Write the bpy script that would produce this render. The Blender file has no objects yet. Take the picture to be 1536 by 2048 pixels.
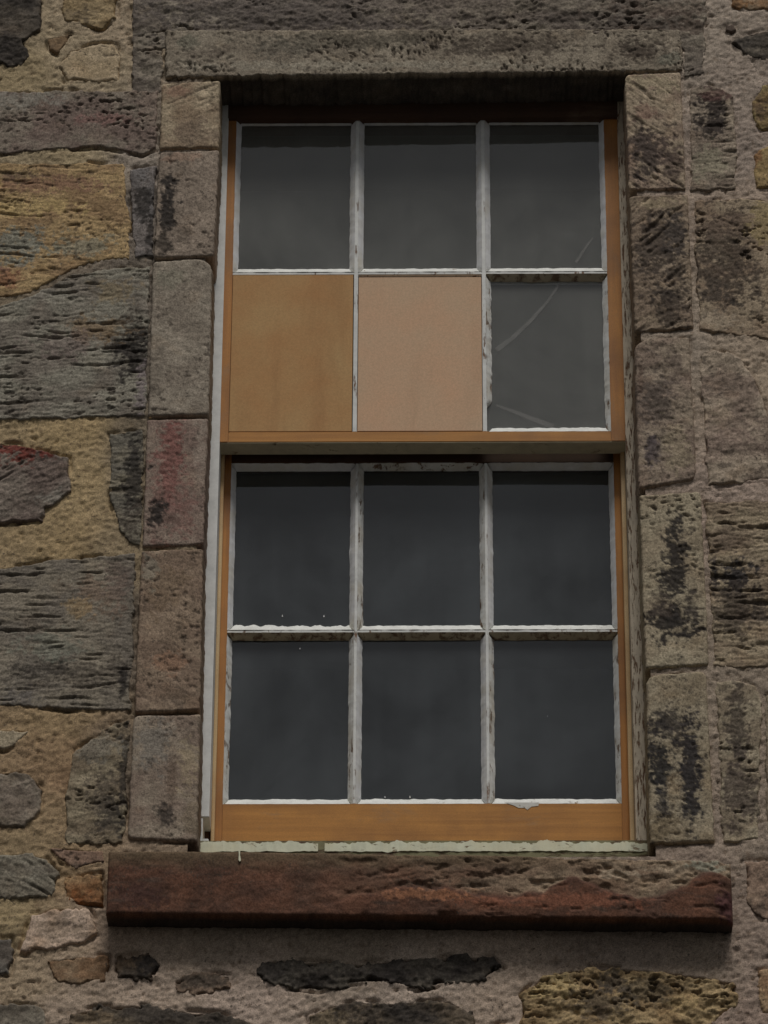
import bpy, bmesh, math, random
import numpy as np
from mathutils import Matrix, Vector

scene = bpy.context.scene
COL = scene.collection
random.seed(7)
Z0 = 5.62                      # height of the window's stone sill above the ground

# ------------------------------------------------------------------ camera
CAM = [0.06, -8.66402, -4.0142]
YAW, PITCH, ROLL = [0.01709, 0.51185, 0.00577]
F_PX = 8500.0                   # focal length for a picture 2048 px high
cy, sy, cp, sp = math.cos(YAW), math.sin(YAW), math.cos(PITCH), math.sin(PITCH)
fw = Vector((-sy*cp, cy*cp, sp)); r0 = Vector((cy, sy, 0)); u0 = r0.cross(fw)
rt = math.cos(ROLL)*r0 + math.sin(ROLL)*u0
up = -math.sin(ROLL)*r0 + math.cos(ROLL)*u0
cd = bpy.data.cameras.new('camera'); cam = bpy.data.objects.new('camera', cd); COL.objects.link(cam)
M = Matrix((rt, up, -fw)).transposed().to_4x4(); M.translation = Vector(CAM) + Vector((0, 0, Z0))
cam.matrix_world = M
cd.sensor_fit = 'VERTICAL'; cd.sensor_height = 24.0; cd.lens = F_PX/2048*24.0
cd.clip_start = .1; cd.clip_end = 2000
scene.camera = cam

# ------------------------------------------------------------------ sky and sun (overcast)
SUN_EL, SUN_AZ = math.radians(59), math.radians(9)       # azimuth from the wall's normal, to the right
w = bpy.data.worlds.new('World'); scene.world = w; w.use_nodes = True
nt = w.node_tree; nt.nodes.clear()
sky = nt.nodes.new('ShaderNodeTexSky'); sky.sky_type = 'NISHITA'; sky.sun_disc = False
sky.sun_elevation = SUN_EL; sky.sun_rotation = math.pi - SUN_AZ
sky.air_density = 1.0; sky.dust_density = 1.0; sky.ozone_density = 1.0
hs = nt.nodes.new('ShaderNodeHueSaturation'); hs.inputs['Saturation'].default_value = .12
bg = nt.nodes.new('ShaderNodeBackground'); bg.inputs['Strength'].default_value = .05
wo = nt.nodes.new('ShaderNodeOutputWorld')
tcw = nt.nodes.new('ShaderNodeTexCoord'); cn = nt.nodes.new('ShaderNodeTexNoise')          # broken cloud cover, the same all round
cn.inputs['Scale'].default_value = 4.0; cn.inputs['Detail'].default_value = 5.0; cn.inputs['Roughness'].default_value = .55; cn.inputs['Distortion'].default_value = .4
cr_ = nt.nodes.new('ShaderNodeMapRange'); cr_.inputs[1].default_value = .32; cr_.inputs[2].default_value = .68; cr_.inputs[3].default_value = .75; cr_.inputs[4].default_value = 1.25
cm = nt.nodes.new('ShaderNodeMix'); cm.data_type = 'RGBA'; cm.blend_type = 'MULTIPLY'; cm.inputs[0].default_value = 1.0
nt.links.new(tcw.outputs['Generated'], cn.inputs['Vector']); nt.links.new(cn.outputs['Fac'], cr_.inputs[0])
nt.links.new(sky.outputs[0], hs.inputs['Color']); nt.links.new(hs.outputs[0], cm.inputs[6]); sx_ = nt.nodes.new('ShaderNodeSeparateXYZ'); ov = nt.nodes.new('ShaderNodeMapRange'); ov.inputs[1].default_value = 0.0; ov.inputs[2].default_value = 1.0; ov.inputs[3].default_value = .5; ov.inputs[4].default_value = 1.5
om = nt.nodes.new('ShaderNodeMath'); om.operation = 'MULTIPLY'
nt.links.new(tcw.outputs['Generated'], sx_.inputs[0]); nt.links.new(sx_.outputs['Z'], ov.inputs[0])      # overcast: three times brighter overhead than at the horizon
nt.links.new(ov.outputs[0], om.inputs[0]); nt.links.new(cr_.outputs[0], om.inputs[1]); nt.links.new(om.outputs[0], cm.inputs[7]); nt.links.new(cm.outputs[2], bg.inputs[0]); nt.links.new(bg.outputs[0], wo.inputs[0])
sd = bpy.data.lights.new('sun', 'SUN'); sd.energy = 2.0; sd.angle = math.radians(20); sd.color = (1, .97, .93)
sun = bpy.data.objects.new('sun', sd); COL.objects.link(sun)
sdir = Vector((math.sin(SUN_AZ)*math.cos(SUN_EL), -math.cos(SUN_AZ)*math.cos(SUN_EL), math.sin(SUN_EL)))
sun.rotation_euler = sdir.to_track_quat('Z', 'Y').to_euler(); sun.location = (0, -5, 14)
vs = scene.view_settings; vs.view_transform = 'Standard'; vs.look = 'None'; vs.exposure = -0.36; vs.gamma = 1.0
vs.use_curve_mapping = False
scene.render.engine = 'CYCLES'
scene.render.resolution_x = 768; scene.render.resolution_y = 1024
scene.cycles.filter_width = 1.5

# ------------------------------------------------------------------ numeric helpers
K = .42                        # how much light the wall gives back: photographed tone / K = albedo
def lin(c):
    c = np.asarray(c, float)/255
    return np.where(c <= .04045, c/12.92, ((c+.055)/1.055)**2.4)
def alb(c): return np.clip(lin(c)/K, 0, .85)
def A4(c): return tuple(float(v) for v in alb(c)) + (1.0,)
def pn(x, y, s=0):
    x = np.asarray(x, float) + s*17.31; y = np.asarray(y, float) - s*9.77
    xi = np.floor(x).astype(np.int64); yi = np.floor(y).astype(np.int64); xf = x-xi; yf = y-yi
    def g(i, j, a, b):
        h = (i*374761393 + j*668265263 + s*974634777) & 0xffffffff
        h = ((h ^ (h >> 13))*1274126177) & 0xffffffff; h = h ^ (h >> 16)
        t = (h & 0xffff)*(2*math.pi/65536)
        return np.cos(t)*a + np.sin(t)*b
    u = xf*xf*xf*(xf*(xf*6-15)+10); v = yf*yf*yf*(yf*(yf*6-15)+10)
    a = g(xi, yi, xf, yf); b = g(xi+1, yi, xf-1, yf); c = g(xi, yi+1, xf, yf-1); d = g(xi+1, yi+1, xf-1, yf-1)
    return 1.5*((a*(1-u)+b*u)*(1-v) + (c*(1-u)+d*u)*v)
def fbm(x, y, o=4, s=0):
    r = 0; a = 1; t = 0
    for k in range(o):
        r = r + a*pn(x*2**k, y*2**k, s+k*3); t += a; a *= .55
    return r/t*1.35
def ss(a, b, v):
    t = np.clip((v-a)/(b-a), 0, 1); return t*t*(3-2*t)
def polydist(px, pz, poly):            # positive inside
    d2 = np.full(px.shape, 1e9); ins = np.zeros(px.shape, bool); n = len(poly)
    for i in range(n):
        ax, az = poly[i]; bx, bz = poly[(i+1) % n]
        ex, ez = bx-ax, bz-az
        t = np.clip(((px-ax)*ex + (pz-az)*ez)/(ex*ex+ez*ez+1e-12), 0, 1)
        d2 = np.minimum(d2, (px-ax-t*ex)**2 + (pz-az-t*ez)**2)
        c = (az > pz) != (bz > pz)
        with np.errstate(divide='ignore', invalid='ignore'):
            xx = ex*(pz-az)/(ez if abs(ez) > 1e-12 else 1e-12) + ax
        ins ^= c & (px < xx)
    d = np.sqrt(d2); return np.where(ins, d, -d)

DARK = (50, 44, 39)
def texture(tex, x, z, seed):
    rel = np.zeros(x.shape); dk = np.zeros(x.shape)
    for k, (kind, amp, ang) in enumerate(tex):
        s = seed*13 + k*101; a = amp*.001; t = math.radians(ang)
        u = x*math.cos(t) + z*math.sin(t); v = -x*math.sin(t) + z*math.cos(t)
        if kind in ('bed', 'diag', 'ridge'):
            fu, fv = {'bed': (7, 74), 'diag': (5, 70), 'ridge': (7, 50)}[kind]
            v2 = v + .007*pn(u*10, v*12, s+40)
            n = fbm(u*fu, v2*fv, 4, s)
            pm = ss(-.45, .2, fbm(u*4.5, v*6, 2, s+7))
            n = n + .25*fbm(u*38, v*52, 3, s+15)
            g = ss(.12, .55, n)*pm
            rel += -a*.8*g + a*.25*fbm(u*40, v2*120, 3, s+9) + a*.4*fbm(u*7, v*10, 3, s+5)
            dk = np.maximum(dk, (.6 if kind == 'bed' else .78)*ss(.28, .6, n)*pm)
        elif kind == 'pit':
            n = fbm(u*38, v*88, 3, s); pm = ss(.0, .4, fbm(u*5, v*7, 2, s+7))
            g = ss(.18, .40, n)*pm
            rel -= a*g; dk = np.maximum(dk, .75*ss(.25, .45, n)*pm)
        elif kind == 'vstreak':
            n = fbm(u*105, v*44, 3, s); pm = ss(.0, .45, fbm(u*5, v*12, 2, s+7))
            g = ss(.15, .35, n)*pm
            rel -= a*g; dk = np.maximum(dk, .65*g)
        elif kind == 'rough':
            n = fbm(u*13, v*18, 5, s)
            rid = 1-np.abs(fbm(u*9, v*13, 3, s+21))*2
            rel += a*.8*n + a*.35*fbm(u*55, v*60, 3, s+4) + a*.3*rid
            dk = np.maximum(dk, .55*ss(.25, .5, fbm(u*34, v*58, 3, s+11))*ss(-.2, .3, fbm(u*7, v*9, 2, s+13)))
        else:
            rel += a*(.5*fbm(u*13, v*13, 3, s) + .35*fbm(u*75, v*75, 3, s+3))
            n = fbm(u*64, v*72, 3, s+6); pm = ss(-.3, .4, pn(u*10, v*9, s+8))
            g = ss(.22, .42, n)*pm
            rel -= a*.9*g; dk = np.maximum(dk, .6*g)
    return rel, dk
def colour(x, z, col, col2, stains, dk, seed, crust=None):
    s = seed*7+500
    m = ss(-.35, .35, fbm(x*9, z*13, 4, s))[:, None]
    c = alb(col)*(1-m) + alb(col2)*m
    m = ss(.1, .6, fbm(x*17, z*21, 4, s+31))[:, None]*.35             # pale weathered patches
    c = c*(1-m) + np.minimum(c*1.35+.015, .8)*m
    m = ss(.2, .6, fbm(x*11, z*14, 3, s+61))[:, None]*.25             # iron staining
    c = c*(1-m) + c*np.array([1.06, .93, .80])*m
    if len(stains): n1 = fbm(x*70, z*80, 4, s+9); n2 = fbm(x*20, z*22, 3, s+19); n3 = fbm(x*170, z*170, 2, s+23)
    for (sx, sz, rx, rz, sc, st) in stains:
        e = 1.15 - np.sqrt(((x-sx)/rx)**2 + ((z-sz)/rz)**2)*.95 + .85*n1 + .65*n2 + .3*n3
        mm = ss(.1, .6, e)*st*.95
        if crust is not None and sum(sc) < 215: crust[:] = np.maximum(crust, mm)
        mm = mm[:, None]
        c = c*(1-mm) + alb(sc)*mm
    d = dk[:, None]; c = c*(1-d) + alb(DARK)*d
    g = 1 + .28*fbm(x*150, z*150, 2, s+3) + .20*fbm(x*48, z*60, 3, s+5) + .16*fbm(x*22, z*30, 3, s+15)
    return np.clip(c*g[:, None], .004, .85)

# ------------------------------------------------------------------ object helpers
def tag(o, label=None, cat=None, group=None, kind=None):
    if label: o['label'] = label
    if cat: o['category'] = cat
    if group: o['group'] = group
    if kind: o['kind'] = kind
    return o
def empty(name, loc, parent=None):
    o = bpy.data.objects.new(name, None); COL.objects.link(o); o.location = loc; o.empty_display_size = .2
    if parent: o.parent = parent
    return o
def mesh_np(name, v, f, mat, parent=None, col=None, smooth=True):
    """v local to the parent; the object's origin goes to the middle of its points"""
    v = np.asarray(v, np.float32); c = (v.min(0)+v.max(0))/2
    f = np.asarray(f, np.int32); k = f.shape[1]
    me = bpy.data.meshes.new(name)
    me.vertices.add(len(v)); me.vertices.foreach_set('co', (v-c).ravel())
    me.loops.add(f.size); me.loops.foreach_set('vertex_index', f.ravel())
    me.polygons.add(len(f)); me.polygons.foreach_set('loop_start', np.arange(0, f.size, k, dtype=np.int32))
    me.polygons.foreach_set('use_smooth', np.full(len(f), smooth))
    me.update(calc_edges=True)
    if col is not None:
        at = me.attributes.new('tone', 'FLOAT_COLOR', 'POINT')
        c4 = np.ones((len(v), 4), np.float32); c4[:, :3] = col; at.data.foreach_set('color', c4.ravel())
    me.materials.append(mat)
    o = bpy.data.objects.new(name, me); COL.objects.link(o); o.location = [float(t) for t in c]
    if parent: o.parent = parent
    return o
def from_bm(name, bm, mat, parent=None):
    vs_ = [v.co for v in bm.verts]
    c = Vector([(min(v[i] for v in vs_)+max(v[i] for v in vs_))/2 for i in range(3)])
    for v in bm.verts: v.co -= c
    bmesh.ops.recalc_face_normals(bm, faces=bm.faces)
    me = bpy.data.meshes.new(name); bm.to_mesh(me); bm.free(); me.materials.append(mat)
    o = bpy.data.objects.new(name, me); COL.objects.link(o); o.location = c
    if parent: o.parent = parent
    return o
def bbox(bm, x0, x1, y0, y1, z0, z1, bev=.0015, cuts=0, wob=0.):
    r = bmesh.ops.create_cube(bm, size=1)
    vv = r['verts']
    for v in vv: v.co = Vector(((x0+x1)/2+v.co.x*(x1-x0), (y0+y1)/2+v.co.y*(y1-y0), (z0+z1)/2+v.co.z*(z1-z0)))
    ed = list({e for v in vv for e in v.link_edges})
    if bev: bmesh.ops.bevel(bm, geom=ed, offset=bev, segments=2, affect='EDGES')
def box(name, x0, x1, y0, y1, z0, z1, mat, parent=None, bev=.0015):
    bm = bmesh.new(); bbox(bm, x0, x1, y0, y1, z0, z1, bev); return from_bm(name, bm, mat, parent)

# ------------------------------------------------------------------ materials
def mat(name):
    m = bpy.data.materials.new(name); m.use_nodes = True; t = m.node_tree; t.nodes.clear()
    o = t.nodes.new('ShaderNodeOutputMaterial'); return m, t, o
def N(t, kind, **kw):
    n = t.nodes.new('ShaderNode'+kind)
    for k, v in kw.items():
        if hasattr(n, k) and k not in ('Scale',): setattr(n, k, v)
    return n
def noise(t, vec, scale, detail=4, rough=.6, dist=0.):
    n = t.nodes.new('ShaderNodeTexNoise'); n.inputs['Scale'].default_value = scale
    n.inputs['Detail'].default_value = detail; n.inputs['Roughness'].default_value = rough; n.inputs['Distortion'].default_value = dist
    if vec is not None: t.links.new(vec, n.inputs['Vector'])
    return n.outputs['Fac']
def coords(t, scale=(1, 1, 1)):
    g = t.nodes.new('ShaderNodeNewGeometry'); mp = t.nodes.new('ShaderNodeMapping'); mp.inputs['Scale'].default_value = scale
    t.links.new(g.outputs['Position'], mp.inputs['Vector']); return mp.outputs[0]
def ramp(t, fac, stops):
    r = t.nodes.new('ShaderNodeValToRGB'); e = r.color_ramp.elements
    while len(e) < len(stops): e.new(.5)
    for i, (p, c) in enumerate(stops):
        e[i].position = p; e[i].color = c if len(c) == 4 else tuple(c)+(1,)
    t.links.new(fac, r.inputs[0]); return r.outputs[0]
def mixc(t, fac, a, b, mode='MIX'):
    m = t.nodes.new('ShaderNodeMix'); m.data_type = 'RGBA'; m.blend_type = mode
    for sock, v in ((m.inputs[0], fac), (m.inputs[6], a), (m.inputs[7], b)):
        if hasattr(v, 'links'): t.links.new(v, sock)
        else: sock.default_value = v
    return m.outputs[2]
def bump(t, h, strength, dist):
    b = t.nodes.new('ShaderNodeBump'); b.inputs['Strength'].default_value = strength; b.inputs['Distance'].default_value = dist
    t.links.new(h, b.inputs['Height']); return b.outputs[0]
def principled(t, o, col, rough=.9, nrm=None, spec=.25):
    p = t.nodes.new('ShaderNodeBsdfPrincipled')
    for s_, v in (('Base Color', col), ('Roughness', rough), ('Specular IOR Level', spec)):
        if hasattr(v, 'links'): t.links.new(v, p.inputs[s_])
        else: p.inputs[s_].default_value = v
    if nrm is not None: t.links.new(nrm, p.inputs['Normal'])
    t.links.new(p.outputs[0], o.inputs[0]); return p
def mat_stone(name, gs=260, bs=.35):
    m, t, o = mat(name)
    a = t.nodes.new('ShaderNodeAttribute'); a.attribute_name = 'tone'
    v = coords(t); g = noise(t, v, gs, 3, .7)
    c = mixc(t, .65, a.outputs['Color'], ramp(t, g, [(.30, (.35, .35, .35)), (.70, (1.65, 1.65, 1.65))]), 'MULTIPLY')
    sp_ = noise(t, v, 150, 2, .6); wh = noise(t, v, 9, 3, .6)                          # scattered black lichen specks
    k_ = t.nodes.new('ShaderNodeMath'); k_.operation = 'MULTIPLY'
    t.links.new(ramp(t, sp_, [(.60, (0, 0, 0)), (.66, (.75, .75, .75))]), k_.inputs[0]); t.links.new(ramp(t, wh, [(.42, (0, 0, 0)), (.6, (1, 1, 1))]), k_.inputs[1])
    c = mixc(t, k_.outputs[0], c, A4((50, 45, 40)))
    g2 = noise(t, v, 90, 5, .75)
    principled(t, o, c, .93, bump(t, g2, bs, .004), .15); return m
M_STONE = mat_stone('weathered_sandstone')
M_MORTAR = mat_stone('lime_mortar', 330, .5)
def mat_wood(name, c1, c2, c3, horiz=False, rough=.5):
    m, t, o = mat(name)
    v = coords(t, (2.2, 60, 60) if horiz else (60, 60, 2.2))
    g = noise(t, v, 1.0, 6, .6, .6); k = noise(t, coords(t), 6, 3, .6)
    c = ramp(t, g, [(.3, A4(c1)), (.7, A4(c2))])
    c = mixc(t, ramp(t, k, [(.45, (0, 0, 0)), (.75, (.75, .75, .75))]), c, A4(c3))
    w_ = noise(t, coords(t, (5, 5, 18) if horiz else (18, 18, 5)), 1.0, 6, .75, .5)          # greyed, dirty patches
    c = mixc(t, ramp(t, w_, [(.55, (0, 0, 0)), (.75, (.5, .5, .5))]), c, A4((96, 82, 66)))
    b = noise(t, coords(t), 420, 3)
    c = mixc(t, .25, c, ramp(t, b, [(.3, (.5, .5, .5)), (.7, (1.4, 1.4, 1.4))]), 'MULTIPLY')
    principled(t, o, c, rough, bump(t, g, .25, .001), .3); return m
M_WOODV = mat_wood('varnished_pine_upright', (134, 92, 45), (112, 74, 37), (90, 60, 34))
M_WOODH = mat_wood('varnished_pine_level', (140, 98, 48), (118, 80, 38), (98, 66, 36), True)
M_BARE = mat_wood('bare_dark_timber', (92, 62, 40), (66, 44, 32), (52, 38, 30), False, .8)
M_HEAD = mat_wood('shade_brown_head_timber', (62, 44, 32), (52, 37, 28), (44, 33, 26), True, .8)  # brown darkened to paint in the deep shade at the window head
M_BEAD = mat_wood('cream_bead', (158, 138, 106), (140, 118, 84), (124, 92, 58), False, .6)
def mat_paint(name, c, under, lo, hi, stretch=(30, 30, 9), tint=None):
    """old oil paint: wear shows the ground through between noise levels lo..hi"""
    m, t, o = mat(name)
    n = noise(t, coords(t, stretch), 1.0, 6, .7, .3)
    f = ramp(t, n, [(lo, (0, 0, 0)), (hi, (1, 1, 1))])
    d = noise(t, coords(t), 35, 5, .7)
    dirty = tuple(x*.8 for x in A4(c)[:3]) + (1,)
    pc = ramp(t, d, [(.3, dirty), (.62, A4(c))])
    if tint:
        k = noise(t, coords(t), 14, 4, .6); pc = mixc(t, ramp(t, k, [(.45, (0, 0, 0)), (.7, (.8, .8, .8))]), pc, A4(tint))
    ug = noise(t, coords(t, (90, 90, 12)), 1.0, 4)
    uc = ramp(t, ug, [(.3, tuple(x*.55 for x in A4(under)[:3])+(1,)), (.7, A4(under))])
    col = mixc(t, f, pc, uc)
    inv = t.nodes.new('ShaderNodeMath'); inv.operation = 'SUBTRACT'; inv.inputs[0].default_value = 1
    t.links.new(f, inv.inputs[1])
    ad = t.nodes.new('ShaderNodeMath'); ad.operation = 'MULTIPLY_ADD'; ad.inputs[1].default_value = .5
    t.links.new(d, ad.inputs[0]); t.links.new(inv.outputs[0], ad.inputs[2])
    principled(t, o, col, .7, bump(t, ad.outputs[0], .6, .0015), .3); return m
M_WHITE = mat_paint('white_frame_paint', (170, 166, 158), (120, 108, 92), .68, .74, (18, 18, 5))
M_PEEL = mat_paint('peeling_frame_paint', (150, 140, 124), (84, 62, 44), .53, .58, (210, 210, 26))
M_PUTTY = mat_paint('painted_putty', (168, 166, 162), (112, 100, 88), .66, .74, (40, 40, 14), (148, 144, 134))
M_PUTTY2 = mat_paint('flaking_putty', (166, 163, 158), (96, 78, 62), .56, .62, (46, 46, 16), (140, 134, 122))
M_LEDGE = mat_paint('bright_putty_ledge', (166, 163, 157), (118, 106, 92), .64, .70, (44, 44, 14))
M_LIP = mat_paint('bare_bar_moulding', (130, 120, 102), (92, 74, 58), .5, .6, (46, 46, 16))
M_BAR = mat_paint('painted_glazing_bar', (168, 164, 158), (96, 72, 54), .58, .65, (50, 50, 10))
M_CREAM = mat_paint('cream_sill_paint', (168, 163, 142), (116, 102, 82), .60, .66, (22, 40, 60), (158, 152, 128))
M_SILLW = mat_paint('shaded_green_sill_timber', (92, 88, 64), (72, 56, 42), .5, .6, (20, 40, 60))  # dull green that also holds the shadow between bottom rail and paint
M_UNDER = mat_paint('grey_rail_underside', (136, 128, 108), (100, 84, 64), .6, .7)
def mat_board(name, c1, c2):
    m, t, o = mat(name)
    n = noise(t, coords(t), 7, 4, .55); f = noise(t, coords(t), 240, 4, .7)
    c = ramp(t, n, [(.3, A4(c1)), (.7, A4(c2))])
    ws = noise(t, coords(t, (14, 14, 1.8)), 1.0, 4, .6, .3)                             # old water runs
    c = mixc(t, ramp(t, ws, [(.5, (0, 0, 0)), (.72, (.45, .45, .45))]), c, A4(tuple(int(k*.86) for k in c1)))
    c = mixc(t, .3, c, ramp(t, f, [(.3, (.6, .6, .6)), (.7, (1.35, 1.35, 1.35))]), 'MULTIPLY')
    principled(t, o, c, .75, bump(t, f, .15, .001), .25); return m
M_BOARD1 = mat_board('brown_fibreboard', (128, 94, 60), (132, 106, 72))
M_BOARD2 = mat_board('pale_fibreboard', (148, 119, 95), (142, 121, 99))
def mat_glass(name, dirt_lo, dirt_hi, dirt_col):
    m, t, o = mat(name)
    fr = t.nodes.new('ShaderNodeFresnel'); fr.inputs['IOR'].default_value = 1.52
    wv = noise(t, coords(t), 4, 0, .5); nb = bump(t, wv, .035, .03)
    t.links.new(nb, fr.inputs['Normal'])
    ge = t.nodes.new('ShaderNodeNewGeometry')
    fb = t.nodes.new('ShaderNodeMath'); fb.operation = 'SUBTRACT'; fb.inputs[0].default_value = 1
    t.links.new(ge.outputs['Backfacing'], fb.inputs[1])
    mu = t.nodes.new('ShaderNodeMath'); mu.operation = 'MULTIPLY'; t.links.new(fr.outputs[0], mu.inputs[0]); t.links.new(fb.outputs[0], mu.inputs[1])
    m2 = t.nodes.new('ShaderNodeMath'); m2.operation = 'MULTIPLY'; m2.inputs[1].default_value = 1.85; m2.use_clamp = True; t.links.new(mu.outputs[0], m2.inputs[0])
    gl = t.nodes.new('ShaderNodeBsdfGlossy'); gl.inputs['Roughness'].default_value = .03; t.links.new(nb, gl.inputs['Normal'])
    tr = t.nodes.new('ShaderNodeBsdfTransparent'); tr.inputs[0].default_value = (.88, .92, .92, 1)
    s1 = t.nodes.new('ShaderNodeMixShader'); t.links.new(m2.outputs[0], s1.inputs[0]); t.links.new(tr.outputs[0], s1.inputs[1]); t.links.new(gl.outputs[0], s1.inputs[2])
    df = t.nodes.new('ShaderNodeBsdfDiffuse'); df.inputs[0].default_value = A4(dirt_col)
    a = noise(t, coords(t, (24, 24, 1.4)), 1.0, 4, .6); b = noise(t, coords(t), 3.2, 5, .6, .4); c = noise(t, coords(t), 300, 2, .7)
    ab = t.nodes.new('ShaderNodeMath'); ab.operation = 'MULTIPLY_ADD'; ab.inputs[1].default_value = .22; t.links.new(a, ab.inputs[0]); t.links.new(b, ab.inputs[2])
    ac = t.nodes.new('ShaderNodeMath'); ac.operation = 'MULTIPLY_ADD'; ac.inputs[1].default_value = .12; t.links.new(c, ac.inputs[0]); t.links.new(ab.outputs[0], ac.inputs[2])
    mr = t.nodes.new('ShaderNodeMapRange'); mr.inputs[1].default_value = .50; mr.inputs[2].default_value = .85
    mr.inputs[3].default_value = dirt_lo; mr.inputs[4].default_value = dirt_hi; t.links.new(ac.outputs[0], mr.inputs[0])
    s2 = t.nodes.new('ShaderNodeMixShader'); t.links.new(mr.outputs[0], s2.inputs[0]); t.links.new(s1.outputs[0], s2.inputs[1]); t.links.new(df.outputs[0], s2.inputs[2])
    t.links.new(s2.outputs[0], o.inputs[0]); return m
M_GLASSU = mat_glass('dusty_glass', .07, .135, (148, 146, 140))
M_GLASSL = mat_glass('streaked_glass', .02, .055, (146, 150, 154))
def mat_flat(name, c, rough=.9):
    m, t, o = mat(name); n = noise(t, coords(t), 3, 4)
    cc = ramp(t, n, [(.3, tuple(x*.8 for x in c)), (.7, tuple(x*1.15 for x in c))]); principled(t, o, cc, rough); return m
M_ROOM = mat_flat('room_plaster', (.30, .28, .25))
M_CORE = mat_flat('rubble_core', (.20, .17, .14))
M_GROUND = mat_flat('asphalt', (.05, .05, .048))
def mat_crack():
    m, t, o = mat('crack_in_glass'); d = t.nodes.new('ShaderNodeBsdfDiffuse'); d.inputs[0].default_value = (.6, .58, .55, 1)
    tr = t.nodes.new('ShaderNodeBsdfTransparent'); s = t.nodes.new('ShaderNodeMixShader')
    f = ramp(t, noise(t, coords(t), 30, 3), [(.3, (.10, .10, .10)), (.7, (.24, .24, .24))])
    t.links.new(f, s.inputs[0]); t.links.new(tr.outputs[0], s.inputs[1]); t.links.new(d.outputs[0], s.inputs[2]); t.links.new(s.outputs[0], o.inputs[0]); return m
M_CRACK = mat_crack()

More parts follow.
